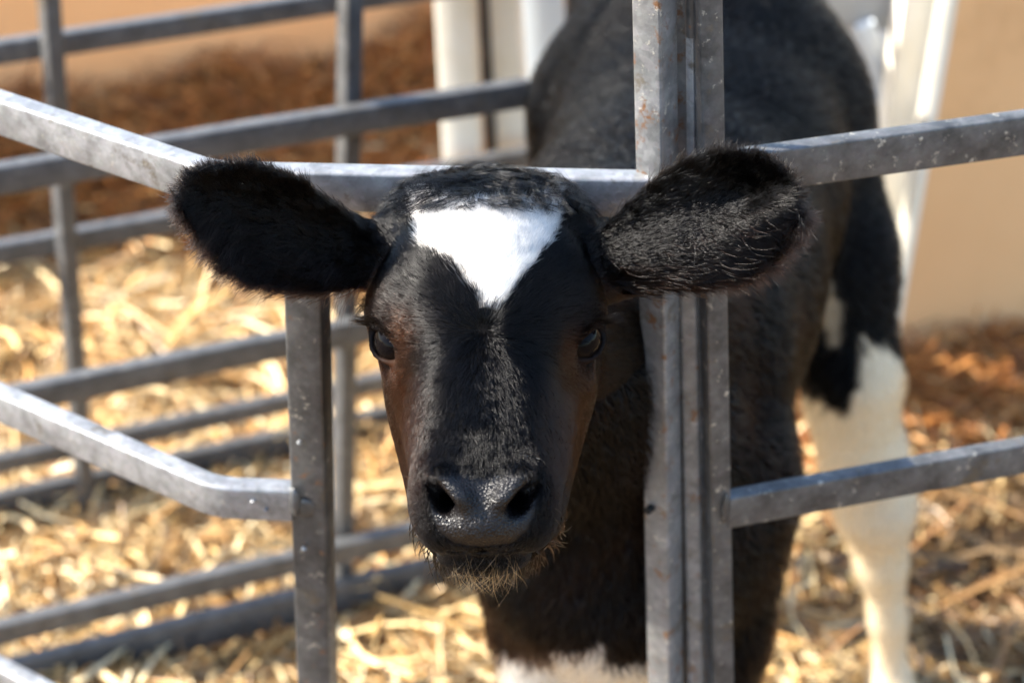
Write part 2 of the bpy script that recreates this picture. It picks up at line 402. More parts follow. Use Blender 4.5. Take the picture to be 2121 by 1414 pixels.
mb = bent_rail(PY(452, 1632, BY), PY(625, 1640, BY), M['galv']); mb.build('side_rail', M['galv'], root, True)
# left post, turned a little about its axis
def upright_bar(p0, p1, w, h, turn, mb=None, z_end=None, r=.0028):
    d = nrm(p1 - p0)
    if z_end is not None: p1 = p0 + d*((p0[2] - z_end)/-d[2])
    mb = mb or MB(); mb.sweep([p0, p0*.67 + p1*.33, p0*.33 + p1*.67, p1], w, h, (math.cos(turn), math.sin(turn), 0), r=r); return mb
mb = upright_bar(PY(631, 385, BY + .002), PY(658, 1414, BY + .002), .032, .026, R(-15), z_end=GZ + .01)
mb.build('post', M['galv_dark'], root, True)
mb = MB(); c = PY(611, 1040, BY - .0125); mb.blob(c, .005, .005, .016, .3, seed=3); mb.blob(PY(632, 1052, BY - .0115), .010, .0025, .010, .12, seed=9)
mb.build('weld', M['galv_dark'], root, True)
for i, (px, py) in enumerate(((524, 1038), (552, 1056), (620, 915), (630, 1135))):
    mb = MB(); mb.blob(PY(px, py, BY - (.0105 if i < 2 else .014)), .0024, .0024, .002, .3, 8, 6, seed=i); mb.build('zinc_drip', M['galv'], root, True)
# square upright at the right of the gap, turned so that one face looks at the sun
mb = upright_bar(PY(1353, -160, BY + .008), PY(1374, 1100, BY + .008), .0252, .0252, R(-36), z_end=GZ + .01, r=.0022)
mb.build('post', M['galv_dirty'], root, True)
mb = MB(); mb.blob(PY(1340, 392, BY - .004), .005, .007, .012, .3, seed=8); mb.build('weld', M['galv'], root, True)
mb = MB(); q = PY(1343, 1056, BY - .0045); mb.tube([q + np.array([.004, .005, 0]), q - np.array([.0012, .0016, 0])], .0036, 14)
mbk, nt, N, L, b = new_mat('dark_hole'); b.inputs['Base Color'].default_value = (.004, .004, .004, 1); b.inputs['Roughness'].default_value = .9
mb.build('bolt_hole', mbk, root, True)

# drop rod with its sleeve, in the channel between the two posts
dr = empty('drop_rod', PY(1432, 700, BY + .03)); dr.location.z = GZ
tag(dr, 'vertical drop rod in its sleeve between the two right hand posts, above the raised ear', 'rod')
mb = upright_bar(PY(1413, -160, BY + .03), PY(1436, 1000, BY + .03), .024, .004, R(0), z_end=GZ + .01, r=.0008); mb.build('channel', M['galv_dirty'], dr, True)
mb = MB(); mb.tube([PY(1433, -160, BY + .013), PY(1434, 74, BY + .013)], .0056); mb.build('sleeve', M['galv_dark'], dr, True)
mb = MB(); mb.sweep([PY(1433, 70, BY + .014), PY(1437, 520, BY + .014)], .0072, .0072, (math.cos(R(-40)), math.sin(R(-40)), 0), r=.001); mb.build('rod', M['galv'], dr, True)
p0 = PY(1424, 500, BY + .012); p1 = PY(1442, 1414, BY + .012)
mb = upright_bar(p0, p1, .0155, .012, R(-10), z_end=GZ + .01, r=.004); mb.build('guide', M['galv_dirty'], dr, True)

# gate to the right
GD = np.array([math.cos(R(16.0)), math.sin(R(16.0)), 0.0])
gate = empty('pen_gate', PY(1478, 800, BY + .01)); gate.location.z = GZ
tag(gate, 'galvanised gate with two flat rails running off to the right of the calf', 'gate')
mb = upright_bar(PY(1461, -160, BY + .006), PY(1488, 1100, BY + .006), .0185, .02, R(14), z_end=GZ + .01, r=.002); mb.build('post', M['gate'], gate, True)
for px, py, hh in ((1492, 361, .036), (1504, 1054, .034), (1518, 1762, .034)):
    a = PY(px, py, BY + .004)
    s = np.array([GD[1], -GD[0], 0]); mb = MB(); q = [a + GD*t for t in np.linspace(0, 1.3, 5)]
    mb.sweep(q, .015, hh, s, r=.0016); mb.build('rail', M['gate'], gate, True)
for px, py in ((1503, 1054), (1490, 361)):
    mb = MB(); c = PY(px, py, BY - .0055); mb.blob(c, .0032, .0035, .017, .35, 10, 14, seed=px); mb.build('weld', M['galv_dark'], gate, True)
a = PY(1490, 358, BY + .004); e = a + GD*1.3; mb = MB(); mb.sweep([np.array([e[0], e[1], GZ + .01]), np.array([e[0], e[1], 1.3])], .02, .02, GD, r=.002); mb.build('post', M['galv_dark'], gate, True)

# ------------------------------------------------------------------ the calf: one continuous surface from a distance field
TILT = R(33)
FA = math.cos(TILT)*(-UP) + math.sin(TILT)*(-FWD)        # down the face, towards the nose
FN = math.cos(TILT)*(-FWD) + math.sin(TILT)*UP           # straight out of the forehead
AX_FACE = np.stack([RIGHT, FA, FN]); AX_VIEW = np.stack([RIGHT, -UP, -FWD])
def axis_grid(lo, hi, d0, d1, fine=.0026, coarse=.013):
    a = np.arange(d0, d1 + fine/2, fine); L_ = []; s = fine; x = d0
    while x > lo: s = min(coarse, s*1.25); x -= s; L_.append(x)
    R_ = []; s = fine; x = a[-1]
    while x < hi: s = min(coarse, s*1.25); x += s; R_.append(x)
    return np.array(L_[::-1] + list(a) + R_, dtype=np.float64)
gx = axis_grid(-.30, .60, -.262, .232); gy = axis_grid(.93, 2.62, .955, 1.335); gz = axis_grid(GZ - .03, 1.24, .905, 1.165)
FLD = np.full((len(gx), len(gy), len(gz)), .05, np.float32)
def region(lo, hi):
    s = []
    for g, a, b in zip((gx, gy, gz), lo, hi):
        i, j = np.searchsorted(g, a), np.searchsorted(g, b); s.append(slice(max(0, i-1), min(len(g), j+1)))
    X, Y, Z = np.meshgrid(gx[s[0]], gy[s[1]], gz[s[2]], indexing='ij')
    return tuple(s), np.stack([X, Y, Z], -1).astype(np.float32)
def smin(a, b, k):
    h = np.maximum(k - np.abs(a - b), 0)/k
    return np.minimum(a, b) - h*h*k*.25
def smax(a, b, k): return -smin(-a, -b, k)
def apply(lo, hi, fn, k, op='add'):
    m = k + .012; s, p = region(np.asarray(lo) - m, np.asarray(hi) + m)
    if p.size == 0: return
    d = fn(p).astype(np.float32)
    FLD[s] = smin(FLD[s], d, k) if op == 'add' else smax(FLD[s], -d, k)
def cone(a, b, r1, r2, k=.02, op='add'):
    a, b = np.asarray(a, float), np.asarray(b, float); r = max(r1, r2); ab = b - a; L2 = ab @ ab + 1e-12
    def fn(p):
        q = p - a.astype(np.float32); t = np.clip((q @ ab.astype(np.float32))/L2, 0, 1)
        return np.linalg.norm(q - t[..., None]*ab.astype(np.float32), axis=-1) - (r1 + (r2 - r1)*t)
    apply(np.minimum(a, b) - r, np.maximum(a, b) + r, fn, k, op)
def ell(c, rad, axes=AX_FACE, k=.02, op='add'):
    c = np.asarray(c, float); rad = np.asarray(rad, np.float32); A = np.asarray(axes, np.float32)
    def fn(p):
        q = (p - c.astype(np.float32)) @ A.T; k0 = np.linalg.norm(q/rad, axis=-1); k1 = np.linalg.norm(q/(rad*rad), axis=-1) + 1e-6
        return k0*(k0 - 1)/k1
    R_ = np.sqrt(((A*rad[:, None])**2).sum(0)); apply(c - R_, c + R_, fn, k, op)
def ball(c, r, k=.02, op='add'): cone(c, np.asarray(c) + 1e-4, r, r, k, op)
def mir(px): return 2*1006 - px

# --- trunk, neck and legs
spine = [((.02, 1.38, .955), .088), ((.075, 1.50, .86), .115), ((.12, 1.60, .79), .138), ((.16, 1.75, .755), .165), ((.212, 1.95, .745), .166), ((.242, 2.15, .755), .178), ((.25, 2.42, .77), .172)]
for (a, ra), (b_, rb) in zip(spine, spine[1:]): cone(a, b_, ra, rb, .05)
cone((-.016, 1.285, 1.035), (.02, 1.38, .955), .070, .088, .04)
cone((-.005, 1.27, .985), (.085, 1.44, .76), .062, .105, .05)           # throat down to the chest
ell((.105, 1.475, .64), (.142, .13, .18), np.eye(3), .05)
cone((.105, 1.46, .60), (.115, 1.54, .46), .10, .095, .05)
cone((.165, 1.75, .66), (.195, 1.98, .66), .145, .146, .05)
ell((.225, 1.60, .70), (.055, .10, .17), np.eye(3), .03); ell((.02, 1.62, .80), (.05, .10, .12), np.eye(3), .03)   # shoulders
# forelegs
for x0, x1 in ((.038, .030), (.205, .222)):
    cone((x0, 1.50, .66), (x1, 1.50, .47), .080, .048, .04); cone((x1, 1.50, .47), (x1, 1.485, .24), .044, .033, .025)
    ball((x1, 1.48, .235), .037, .02); cone((x1, 1.485, .23), (x1, 1.49, .03), .028, .026, .02); cone((x1, 1.485, .03), (x1, 1.455, GZ + .02), .030, .040, .015)
# hind legs
cone((.335, 2.14, .74), (.385, 2.03, .60), .115, .092, .05); LEG = [(1768, 780, 92), (1764, 850, 80), (1788, 940, 82), (1812, 1050, 76), (1824, 1165, 47), (1838, 1280, 34), (1843, 1400, 37)]
LEG = [(PY(a, b_, 1.95), c*np.linalg.norm(PY(a, b_, 1.95) - CAM)/F) for a, b_, c in LEG]
cone((.385, 2.03, .60), LEG[0][0], .090, LEG[0][1], .04)
for (a, ra), (b_, rb) in zip(LEG, LEG[1:]): cone(a, b_, ra, rb, .03)
ball(PY(1858, 1030, 1.99), .030, .025)
cone(LEG[-1][0], (LEG[-1][0][0], 1.92, GZ + .02), .033, .043, .015)
cone((.13, 2.20, .72), (.11, 2.12, .55), .11, .08, .05); cone((.11, 2.12, .55), (.09, 2.18, .30), .06, .038, .03)
cone((.09, 2.18, .30), (.095, 2.14, .05), .035, .029, .02); cone((.095, 2.14, .03), (.095, 2.11, GZ + .02), .032, .040, .015)
# tail hanging behind the hind leg
cone((.25, 2.43, .84), (.30, 2.46, .55), .026, .018, .03); cone((.30, 2.46, .55), (.46, 2.12, .42), .018, .016, .02)

# --- head
cone(P(920, 525, 1.47), P(1096, 525, 1.47), .054, .054, .02); ball(P(1008, 530, 1.465), .060, .02)
ell(P(1008, 625, 1.425), (.0795, .090, .078), AX_FACE, .02)
cone(P(895, 462, 1.45), P(1120, 460, 1.45), .028, .028, .02)            # poll ridge
for sgn in (0, 1):
    m_ = (lambda q: q) if sgn == 0 else mir; m2 = (lambda q: q) if sgn == 0 else (lambda q: mir(q) + 20)
    ball(P(m_(842), 650, 1.408), .030, .02)                               # brow
    cone(P(m_(864), 745, 1.432), P(m2(876), 800, 1.425), .026, .024, .022)  # under the eye
    cone(P(m2(888), 800, 1.412), P(m2(938), 985, 1.335), .0245, .024, .022)  # cheek
    cone(P(m2(905), 790, 1.48), P(m2(952), 1040, 1.39), .038, .030, .03)   # jaw
    ell(P(m_(909), 1054, 1.302), (.0165, .026, .028), AX_FACE, .016)       # wing of the nostril
    ell(P(m_(935), 1005, 1.288), (.020, .018, .018), AX_FACE, .012)        # fold above the nostril
cone(P(1006, 740, 1.400), P(1003, 950, 1.322), .060, .046, .025)          # bridge of the nose
cone(P(1006, 720, 1.50), P(1003, 1060, 1.39), .070, .045, .03)            # lower jaw
ell(P(1001, 1040, 1.310), (.0465, .036, .044), AX_FACE, .016)             # muzzle
ell(P(1000, 1078, 1.300), (.033, .020, .038), AX_VIEW, .014)              # nose pad
ell(P(1003, 1143, 1.335), (.033, .016, .040), AX_VIEW, .008)              # lower lip
# mouth line
for (xa, ya), (xb, yb) in (((890, 1098), (940, 1118)), ((940, 1118), (1000, 1122)), ((1000, 1122), (1062, 1118)), ((1062, 1118), (1115, 1098))):
    cone(P(xa, ya + 8, 1.282 + .012*abs(xa-1001)/100), P(xb, yb + 8, 1.282 + .012*abs(xb-1001)/100), .002, .002, .003, 'cut')
# nostrils, comma shaped and opening outwards
for sgn in (0, 1):
    m_ = (lambda q: q) if sgn == 0 else (lambda q: 2*998 - q)
    sg = 1 if sgn == 0 else -1; tdir = nrm(.66*sg*RIGHT - .75*UP); pdir = nrm(.75*sg*RIGHT + .66*UP)
    cone(P(m_(908), 982, 1.264), P(m_(952), 1034, 1.261), .0045, .0050, .014)                     # rim
    ell(P(m_(909), 1031, 1.262), (.0060, .0180, .024), np.stack([pdir, tdir, np.cross(pdir, tdir)]), .004, 'cut')
    cone(P(m_(922), 1046, 1.270), P(m_(935), 1020, 1.31), .0062, .006, .005, 'cut')
    ell(P(m_(916), 1078, 1.2525), (.0105, .0095, .014), AX_VIEW, .008, 'cut')
cone(P(1038, 470, 1.352), P(1030, 545, 1.342), .004, .003, .010, 'cut')                             # crease in the blaze
# eye sockets and lids
EYES = []
for sx, px, py in ((-1, 825, 706), (1, 1194, 703)):
    c = P(px, py, 1.4035); g = nrm(sx*.56*RIGHT - .02*UP - .83*FWD); EYES.append((c, g, sx))
    er = .0190
    ball(c + g*.004, er + .0012, .004, 'cut')
    u = nrm(np.cross(g, UP)); v = np.cross(u, g) if (np.cross(u, g) @ UP) > 0 else -np.cross(u, g)
    # lids: almond ring over the eyeball, slanting down towards the nose
    u = nrm(u - sx*(-1)*0*v); inner = nrm(-sx*RIGHT - .55*UP - (( -sx*RIGHT - .55*UP) @ g)*g); w = np.cross(g, inner); w = w if w @ UP > 0 else -w
    n_ = 26; ring = []
    for i in range(n_ + 1):
        a = 2*math.pi*i/n_; q = .0184*math.cos(a)*inner + (.0108 if math.sin(a) > 0 else .0144)*math.sin(a)*w
        hgt = math.sqrt(max(1e-6, (er + .0012)**2 - q @ q)); ring.append(c + q + g*hgt)
    for i in range(n_):
        up_ = math.sin(2*math.pi*(i + .5)/n_); r_ = .0028 + .0030*max(0, up_) - .0008*max(0, -up_)
        cone(ring[i], ring[i+1], r_, r_, .003)

# --- ears: curved shells with the outlines of the photo
class Ear: pass
EARS = []
def ear(B, T, dB, dT, up_prof, lo_prof, tilt, cup, sgn):
    e = Ear(); b0 = P(B[0], B[1], dB); t0 = P(T[0], T[1], dT); e.o = b0; e.l = nrm(t0 - b0); e.L = np.linalg.norm(t0 - b0)
    w0 = UP - (UP @ e.l)*e.l; w0 = nrm(w0); n0 = np.cross(e.l, w0); n0 = n0 if n0 @ (-FWD) > 0 else -n0
    e.w = math.cos(tilt)*w0 + math.sin(tilt)*n0; e.n = math.cos(tilt)*n0 - math.sin(tilt)*w0
    pxl = math.hypot(T[0]-B[0], T[1]-B[1]); dm = (dB + dT)/2; sl = e.L/pxl; sw = dm/F/math.cos(tilt)
    e.ul, e.uw = np.array(up_prof, float).T; e.ll, e.lw = np.array(lo_prof, float).T
    e.ul, e.ll = e.ul*sl, e.ll*sl; e.uw, e.lw = e.uw*sw, e.lw*sw; e.cup = cup; e.sgn = sgn
    e.lmin, e.lmax = -.03, e.L + .004; EARS.append(e); return e
def ear_coords(e, p):
    q = p - e.o; l = q @ e.l; w = q @ e.w; n = q @ e.n
    u = np.interp(l, e.ul, e.uw); lo = np.interp(l, e.ll, e.lw); mid = (u - lo)/2; hw = np.maximum((u + lo)/2, .004)
    s = (w - mid)/hw; lt = np.clip(l/e.L, 0, 1)
    rise = .0011*np.sin(s*11 + 1)*np.clip(lt*3, 0, 1)*np.clip(1.05 - lt, 0, 1) + e.cup*(.35 + .65*np.sin(np.clip(lt*1.15 + .12, 0, 1)*math.pi))*hw*np.minimum(s*s, 1.6) - .006*lt
    if e.sgn > 0: rise = rise + .45*hw*np.clip(s - .35, 0, 1.2)**2 - .017*np.exp(-((lt - .70)/.17)**2 - ((s - .30)/.34)**2) - .95*hw*np.clip(-s - .12, 0, 1.2)**2
    return l, w, n, s, hw, n - rise
def ear_sdf(e):
    def fn(p):
        l, w, n, s, hw, ns = ear_coords(e, p.reshape(-1, 3).astype(np.float64))
        lt = np.clip(l/e.L, 0, 1)
        d2 = (np.abs(s) - 1)*hw*.85
        d2 = np.maximum(d2, l - e.L - .001); d2 = np.maximum(d2, -l - .03)
        th = .0042 + .007*np.clip(1 - lt*2.2, 0, 1)
        dn = (np.abs(ns) - th)/np.sqrt(1 + (1.4*e.cup*s)**2)
        d = np.minimum(np.maximum(d2 + .003, dn), 0) + np.sqrt(np.maximum(d2 + .003, 0)**2 + np.maximum(dn, 0)**2) - .0015
        return d.reshape(p.shape[:-1])
    pts = np.array([e.o + a*e.l + b_*e.w + c*e.n for a in (-.03, e.L) for b_ in (e.uw.max(), -e.lw.max()) for c in (-.02, .05)])
    apply(pts.min(0), pts.max(0), fn, .012)
eL = ear((765, 530), (384, 402), 1.440, 1.352, [(-30, 42), (0, 44), (60, 55), (100, 72), (200, 100), (290, 97), (370, 62), (400, 30), (412, 8)],
         [(-30, 45), (0, 55), (80, 84), (170, 106), (243, 107), (307, 80), (364, 45), (400, 20), (412, 6)], R(26), .42, -1)
eR = ear((1262, 545), (1640, 420), 1.440, 1.352, [(-30, 45), (0, 55), (120, 112), (204, 143), (269, 147), (344, 120), (385, 80), (400, 40), (408, 8)],
         [(-30, 45), (0, 50), (69, 64), (142, 92), (235, 98), (294, 84), (343, 54), (385, 30), (408, 6)], R(-7), .34, 1)
for e in EARS:
    ear_sdf(e)
    cone(e.o - e.l*.02 + e.n*-.008, e.o + e.l*.055 + e.n*-.012, .024, .013, .02)

# --- polygonise (surface nets on a graded grid)
def surface_nets(Fv):
    S = Fv < 0; nx, ny, nz = S.shape
    c = np.zeros((nx-1, ny-1, nz-1), np.uint8)
    for i in (0, 1):
        for j in (0, 1):
            for k in (0, 1): c += S[i:nx-1+i, j:ny-1+j, k:nz-1+k]
    act = (c > 0) & (c < 8); I, J, K = np.nonzero(act); idx = np.full(act.shape, -1, np.int64); idx[I, J, K] = np.arange(len(I))
    acc = np.zeros((len(I), 3)); cnt = np.zeros(len(I)); G = (gx, gy, gz)
    for ax in range(3):
        o1, o2 = [q for q in range(3) if q != ax]
        for a in (0, 1):
            for b_ in (0, 1):
                A = [I, J, K]; A = [q.copy() for q in A]; A[o1] = A[o1] + a; A[o2] = A[o2] + b_; B = [q.copy() for q in A]; B[ax] = B[ax] + 1
                fa = Fv[A[0], A[1], A[2]].astype(float); fb = Fv[B[0], B[1], B[2]].astype(float); x = (fa < 0) != (fb < 0)
                t = np.where(x, fa/np.where(x, fa - fb, 1), 0)
                pa = np.stack([G[q][A[q]] for q in range(3)], 1); pb = np.stack([G[q][B[q]] for q in range(3)], 1)
                acc += np.where(x[:, None], pa + (pb - pa)*t[:, None], 0); cnt += x
    V = acc/cnt[:, None]; quads = []
    for ax in range(3):
        o1, o2 = [q for q in range(3) if q != ax]
        if ax == 1: o1, o2 = o2, o1
        sl = [slice(None)]*3; sl2 = [slice(None)]*3; sl[ax] = slice(0, -1); sl2[ax] = slice(1, None)
        a, b_ = S[tuple(sl)], S[tuple(sl2)]; E = np.argwhere(a != b_)
        shp = act.shape
        E = E[(E[:, o1] > 0) & (E[:, o2] > 0) & (E[:, o1] < shp[o1]) & (E[:, o2] < shp[o2]) & (E[:, ax] < shp[ax])]
        ins = a[tuple(E.T)]
        q = []
        for d1, d2 in ((-1, -1), (0, -1), (0, 0), (-1, 0)):
            e = E.copy(); e[:, o1] += d1; e[:, o2] += d2; q.append(idx[tuple(e.T)])
        q = np.stack(q, 1); q[~ins] = q[~ins][:, ::-1]; quads.append(q)
    Q = np.concatenate(quads); return V, Q[(Q >= 0).all(1)]
CV, CQ = surface_nets(FLD)
# keep the largest connected island
lab = np.arange(len(CV))
for _ in range(400):
    m_ = lab[CQ].min(1); new = lab.copy()
    for c in range(4): np.minimum.at(new, CQ[:, c], m_)
    new = new[new]
    if (new == lab).all(): break
    lab = new
big = np.bincount(lab).argmax(); good = lab == big; remap = np.cumsum(good) - 1
CQ = remap[CQ[good[CQ].all(1)]]; CV = CV[good]
# light smoothing
for _ in range(3):
    acc = np.zeros_like(CV); cnt = np.zeros(len(CV))
    for c in range(4):
        a, b_ = CQ[:, c], CQ[:, (c+1) % 4]
        np.add.at(acc, a, CV[b_]); np.add.at(acc, b_, CV[a]); np.add.at(cnt, a, 1); np.add.at(cnt, b_, 1)
    CV = CV*.55 + acc/cnt[:, None]*.45
del FLD
def normals(V, Q):
    n = np.cross(V[Q[:, 2]] - V[Q[:, 0]], V[Q[:, 3]] - V[Q[:, 1]]); vn = np.zeros_like(V)
    for c in range(4): np.add.at(vn, Q[:, c], n)
    return n, vn/(np.linalg.norm(vn, axis=1)[:, None] + 1e-12)
FNRM, VN = normals(CV, CQ)

# ------------------------------------------------------------------ coat: colours, lengths, direction of the hair
def in_poly(px, py, poly):
    r = np.zeros(len(px), bool); n = len(poly)
    for i in range(n):
        x1, y1 = poly[i]; x2, y2 = poly[(i+1) % n]
        c = ((y1 > py) != (y2 > py)) & (px < (x2 - x1)*(py - y1)/((y2 - y1) if y2 != y1 else 1e-9) + x1); r ^= c
    return r
BLAZE = [(846, 418), (872, 404), (910, 412), (960, 424), (1010, 422), (1060, 424), (1110, 412), (1152, 392), (1166, 402), (1168, 436), (1152, 470), (1140, 500), (1105, 545), (1075, 580), (1050, 615), (1028, 640), (1003, 640), (985, 602), (962, 568), (930, 540), (890, 520), (862, 498), (866, 470), (852, 450)]
NOSE = [(888, 1000), (905, 984), (945, 978), (1000, 988), (1055, 978), (1096, 984), (1112, 1000), (1108, 1060), (1092, 1098), (1060, 1124), (1000, 1132), (940, 1124), (908, 1098), (892, 1060)]
HINDW = [(1790, 700), (1860, 735), (1960, 1000), (2000, 1500), (1600, 1500), (1640, 800), (1690, 830), (1712, 845), (1740, 862), (1760, 850), (1772, 800)]
BLACK = np.array((.0022, .0020, .0021)); BROWN = np.array((.036, .0135, .0055)); WHITE = np.array((.62, .59, .54)); WHITE_BOUNCE = np.array((.60, .49, .34))
def on_head(p): return (p[:, 1] < 1.345) & (p[:, 2] > .93)
def ear_id(p):
    out = np.full(len(p), -1); hn = on_head(p) | (p[:, 1] < 1.36) & (p[:, 2] > .9)
    for i, e in enumerate(EARS):
        l, w, n, s, hw, ns = ear_coords(e, p); out[(l > .002) & (np.abs(s) < 1.5) & (np.abs(ns) < .03) & hn] = i
    return out
def coat(p, vn):
    px, py, d = project(p); px = px + 5*noise3(p, 60, 8); py = py + 7*noise3(p, 70, 9); hd = on_head(p); ei = ear_id(p)
    front = (vn @ (-FWD)) > -.05
    brown = np.zeros(len(p)); white = np.zeros(len(p))
    def soft(cx, cy, rx, ry, a): return a*np.exp(-(((px-cx)/rx)**2 + ((py-cy)/ry)**2))
    hb = soft(832, 880, 40, 150, .62) + soft(800, 775, 45, 45, .5) + soft(1210, 860, 55, 170, .42) + soft(745, 600, 40, 60, .5) + soft(835, 690, 28, 40, .55) + soft(1285, 610, 40, 50, .3) + soft(1175, 720, 25, 45, .5)
    brown = np.where(hd & (ei < 0), np.clip(hb, 0, 1), brown)
    for i, e in enumerate(EARS):
        l, w, n, s, hw, ns = ear_coords(e, p); k = ei == i
        brown = np.where(k, np.clip((-s - .55)*.4, 0, .07) + .01, brown)
    body = ~hd
    brown = np.where(body, np.clip(.02*noise3(p, 2.5, 12), 0, 1), brown)
    chest = body & (p[:, 1] < 1.62); brown = np.where(chest, np.clip(.03 + .12*noise3(p, 9, 13), 0, .8), brown)
    white = np.where(hd & (ei < 0) & front & in_poly(px, py, BLAZE), 1, white)
    hind = (p[:, 0] > .30) & (p[:, 1] > 1.80) & (p[:, 2] < .62)
    white = np.where(hind & in_poly(px, py, HINDW), 1, white)
    white = np.where((p[:, 1] > 1.75) & (((px-1720)/24)**2 + ((py-650 - (px-1720)*.9)/62)**2 < 1), .45, white)
    white = np.where(chest & (py > 1352 + .12*np.abs(px-1180) + 16*noise3(p, 25, 14)) & (px > 1030) & (px < 1400), 1, white)
    white = np.where(body & (p[:, 2] < .30), 1, white)
    c = BLACK + (BROWN - BLACK)*np.clip(brown, 0, 1)[:, None]
    wcol = np.where((p[:, 1] < 1.75)[:, None], WHITE, WHITE_BOUNCE)  # warm bounce off the straw is mixed into the hindquarter white
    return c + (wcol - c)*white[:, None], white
def nose_mask(p):
    px, py, d = project(p); return on_head(p) & (d < 1.315) & in_poly(px, py, NOSE) & (p[:, 1] < 1.10)

# the body mesh
cm, nt, N, L, b = new_mat('calf_hide')
at = N.new('ShaderNodeAttribute'); at.attribute_name = 'coat'; aw = N.new('ShaderNodeAttribute'); aw.attribute_name = 'bare'
mx = N.new('ShaderNodeMix'); mx.data_type = 'RGBA'; L.new(aw.outputs['Fac'], mx.inputs[0]); L.new(at.outputs['Color'], mx.inputs[6]); mx.inputs[7].default_value = (.0055, .0045, .0048, 1)
L.new(mx.outputs[2], b.inputs['Base Color'])
mr = N.new('ShaderNodeMapRange'); mr.inputs[3].default_value = .7; mr.inputs[4].default_value = .24; L.new(aw.outputs['Fac'], mr.inputs[0])
oc = objcoord(N); nz = noise(N, L, 240, 4, .6, oc); vo = N.new('ShaderNodeTexVoronoi'); vo.inputs['Scale'].default_value = 620; L.new(oc, vo.inputs['Vector'])
rj = N.new('ShaderNodeMath'); rj.operation = 'MULTIPLY_ADD'; rj.inputs[1].default_value = .35; L.new(nz.outputs['Fac'], rj.inputs[0]); 
sb = N.new('ShaderNodeMath'); sb.operation = 'SUBTRACT'; L.new(mr.outputs[0], sb.inputs[0]); sb.inputs[1].default_value = .12; L.new(sb.outputs[0], rj.inputs[2]); L.new(rj.outputs[0], b.inputs['Roughness'])
bp = N.new('ShaderNodeBump'); bp.inputs['Distance'].default_value = .0008
L.new(aw.outputs['Fac'], bp.inputs['Strength']); ad = N.new('ShaderNodeMath'); ad.operation = 'ADD'; L.new(vo.outputs['Distance'], ad.inputs[0]); L.new(nz.outputs['Fac'], ad.inputs[1])
L.new(ad.outputs[0], bp.inputs['Height']); L.new(bp.outputs[0], b.inputs['Normal'])
sm_ = N.new('ShaderNodeMapRange'); sm_.inputs[3].default_value = .04; sm_.inputs[4].default_value = .30; L.new(aw.outputs['Fac'], sm_.inputs[0]); L.new(sm_.outputs[0], b.inputs['Specular IOR Level'])
calf = mesh_np('calf', CV, CQ, cm, True)
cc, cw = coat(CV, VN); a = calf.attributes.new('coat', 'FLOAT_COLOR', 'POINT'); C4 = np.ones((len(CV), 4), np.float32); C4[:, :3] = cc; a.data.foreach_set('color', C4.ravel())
bare = nose_mask(CV).astype(np.float32)
for c, g, s in EYES: bare = np.maximum(bare, (np.linalg.norm(CV - c, axis=1) < .0215).astype(np.float32)*.25)
for _ in range(2):
    acc = np.zeros(len(CV)); cnt = np.zeros(len(CV))
    for c in range(4):
        np.add.at(acc, CQ[:, c], bare[CQ[:, (c+1) % 4]]); np.add.at(cnt, CQ[:, c], 1)
    bare = bare*.5 + acc/cnt*.5
a = calf.attributes.new('bare', 'FLOAT', 'POINT'); a.data.foreach_set('value', bare.astype(np.float32))
calf = link('calf', calf)
tag(calf, 'black and white calf looking through the barrier, white blaze on its forehead', 'calf')

# eyes
em, nt, N, L, b = new_mat('eye')
g_ = N.new('ShaderNodeTexCoord'); sx_ = N.new('ShaderNodeSeparateXYZ'); L.new(g_.outputs['Generated'], sx_.inputs[0])
r = ramp(N, [(.0, (.012, .008, .007)), (.72, (.009, .006, .004)), (.84, (.014, .008, .005)), (.93, (.003, .0025, .003)), (1, (.003, .0025, .003))]); L.new(sx_.outputs['Z'], r.inputs[0])
L.new(r.outputs[0], b.inputs['Base Color']); b.inputs['Roughness'].default_value = .025; b.inputs['Specular IOR Level'].default_value = .065
for c, g, s in EYES:
    mb = MB(); V = []; Fc = []; nu, nv = 32, 20; er = .0186
    q = Vector(g).to_track_quat('Z', 'Y').to_matrix()
    for j in range(nv + 1):
        th = math.pi*j/nv
        for i in range(nu):
            ph = 2*math.pi*i/nu; V.append((er*math.sin(th)*math.cos(ph), er*math.sin(th)*math.sin(ph), er*math.cos(th)))
    for j in range(nv):
        for i in range(nu): Fc.append((j*nu+i, (j+1)*nu+i, (j+1)*nu+(i+1) % nu, j*nu+(i+1) % nu))
    o = link('eye', mesh_np('eye', V, Fc, em, True), calf)
    o.matrix_parent_inverse = Matrix.Identity(4); o.matrix_local = Matrix.Translation(Vector(c)) @ q.to_4x4()

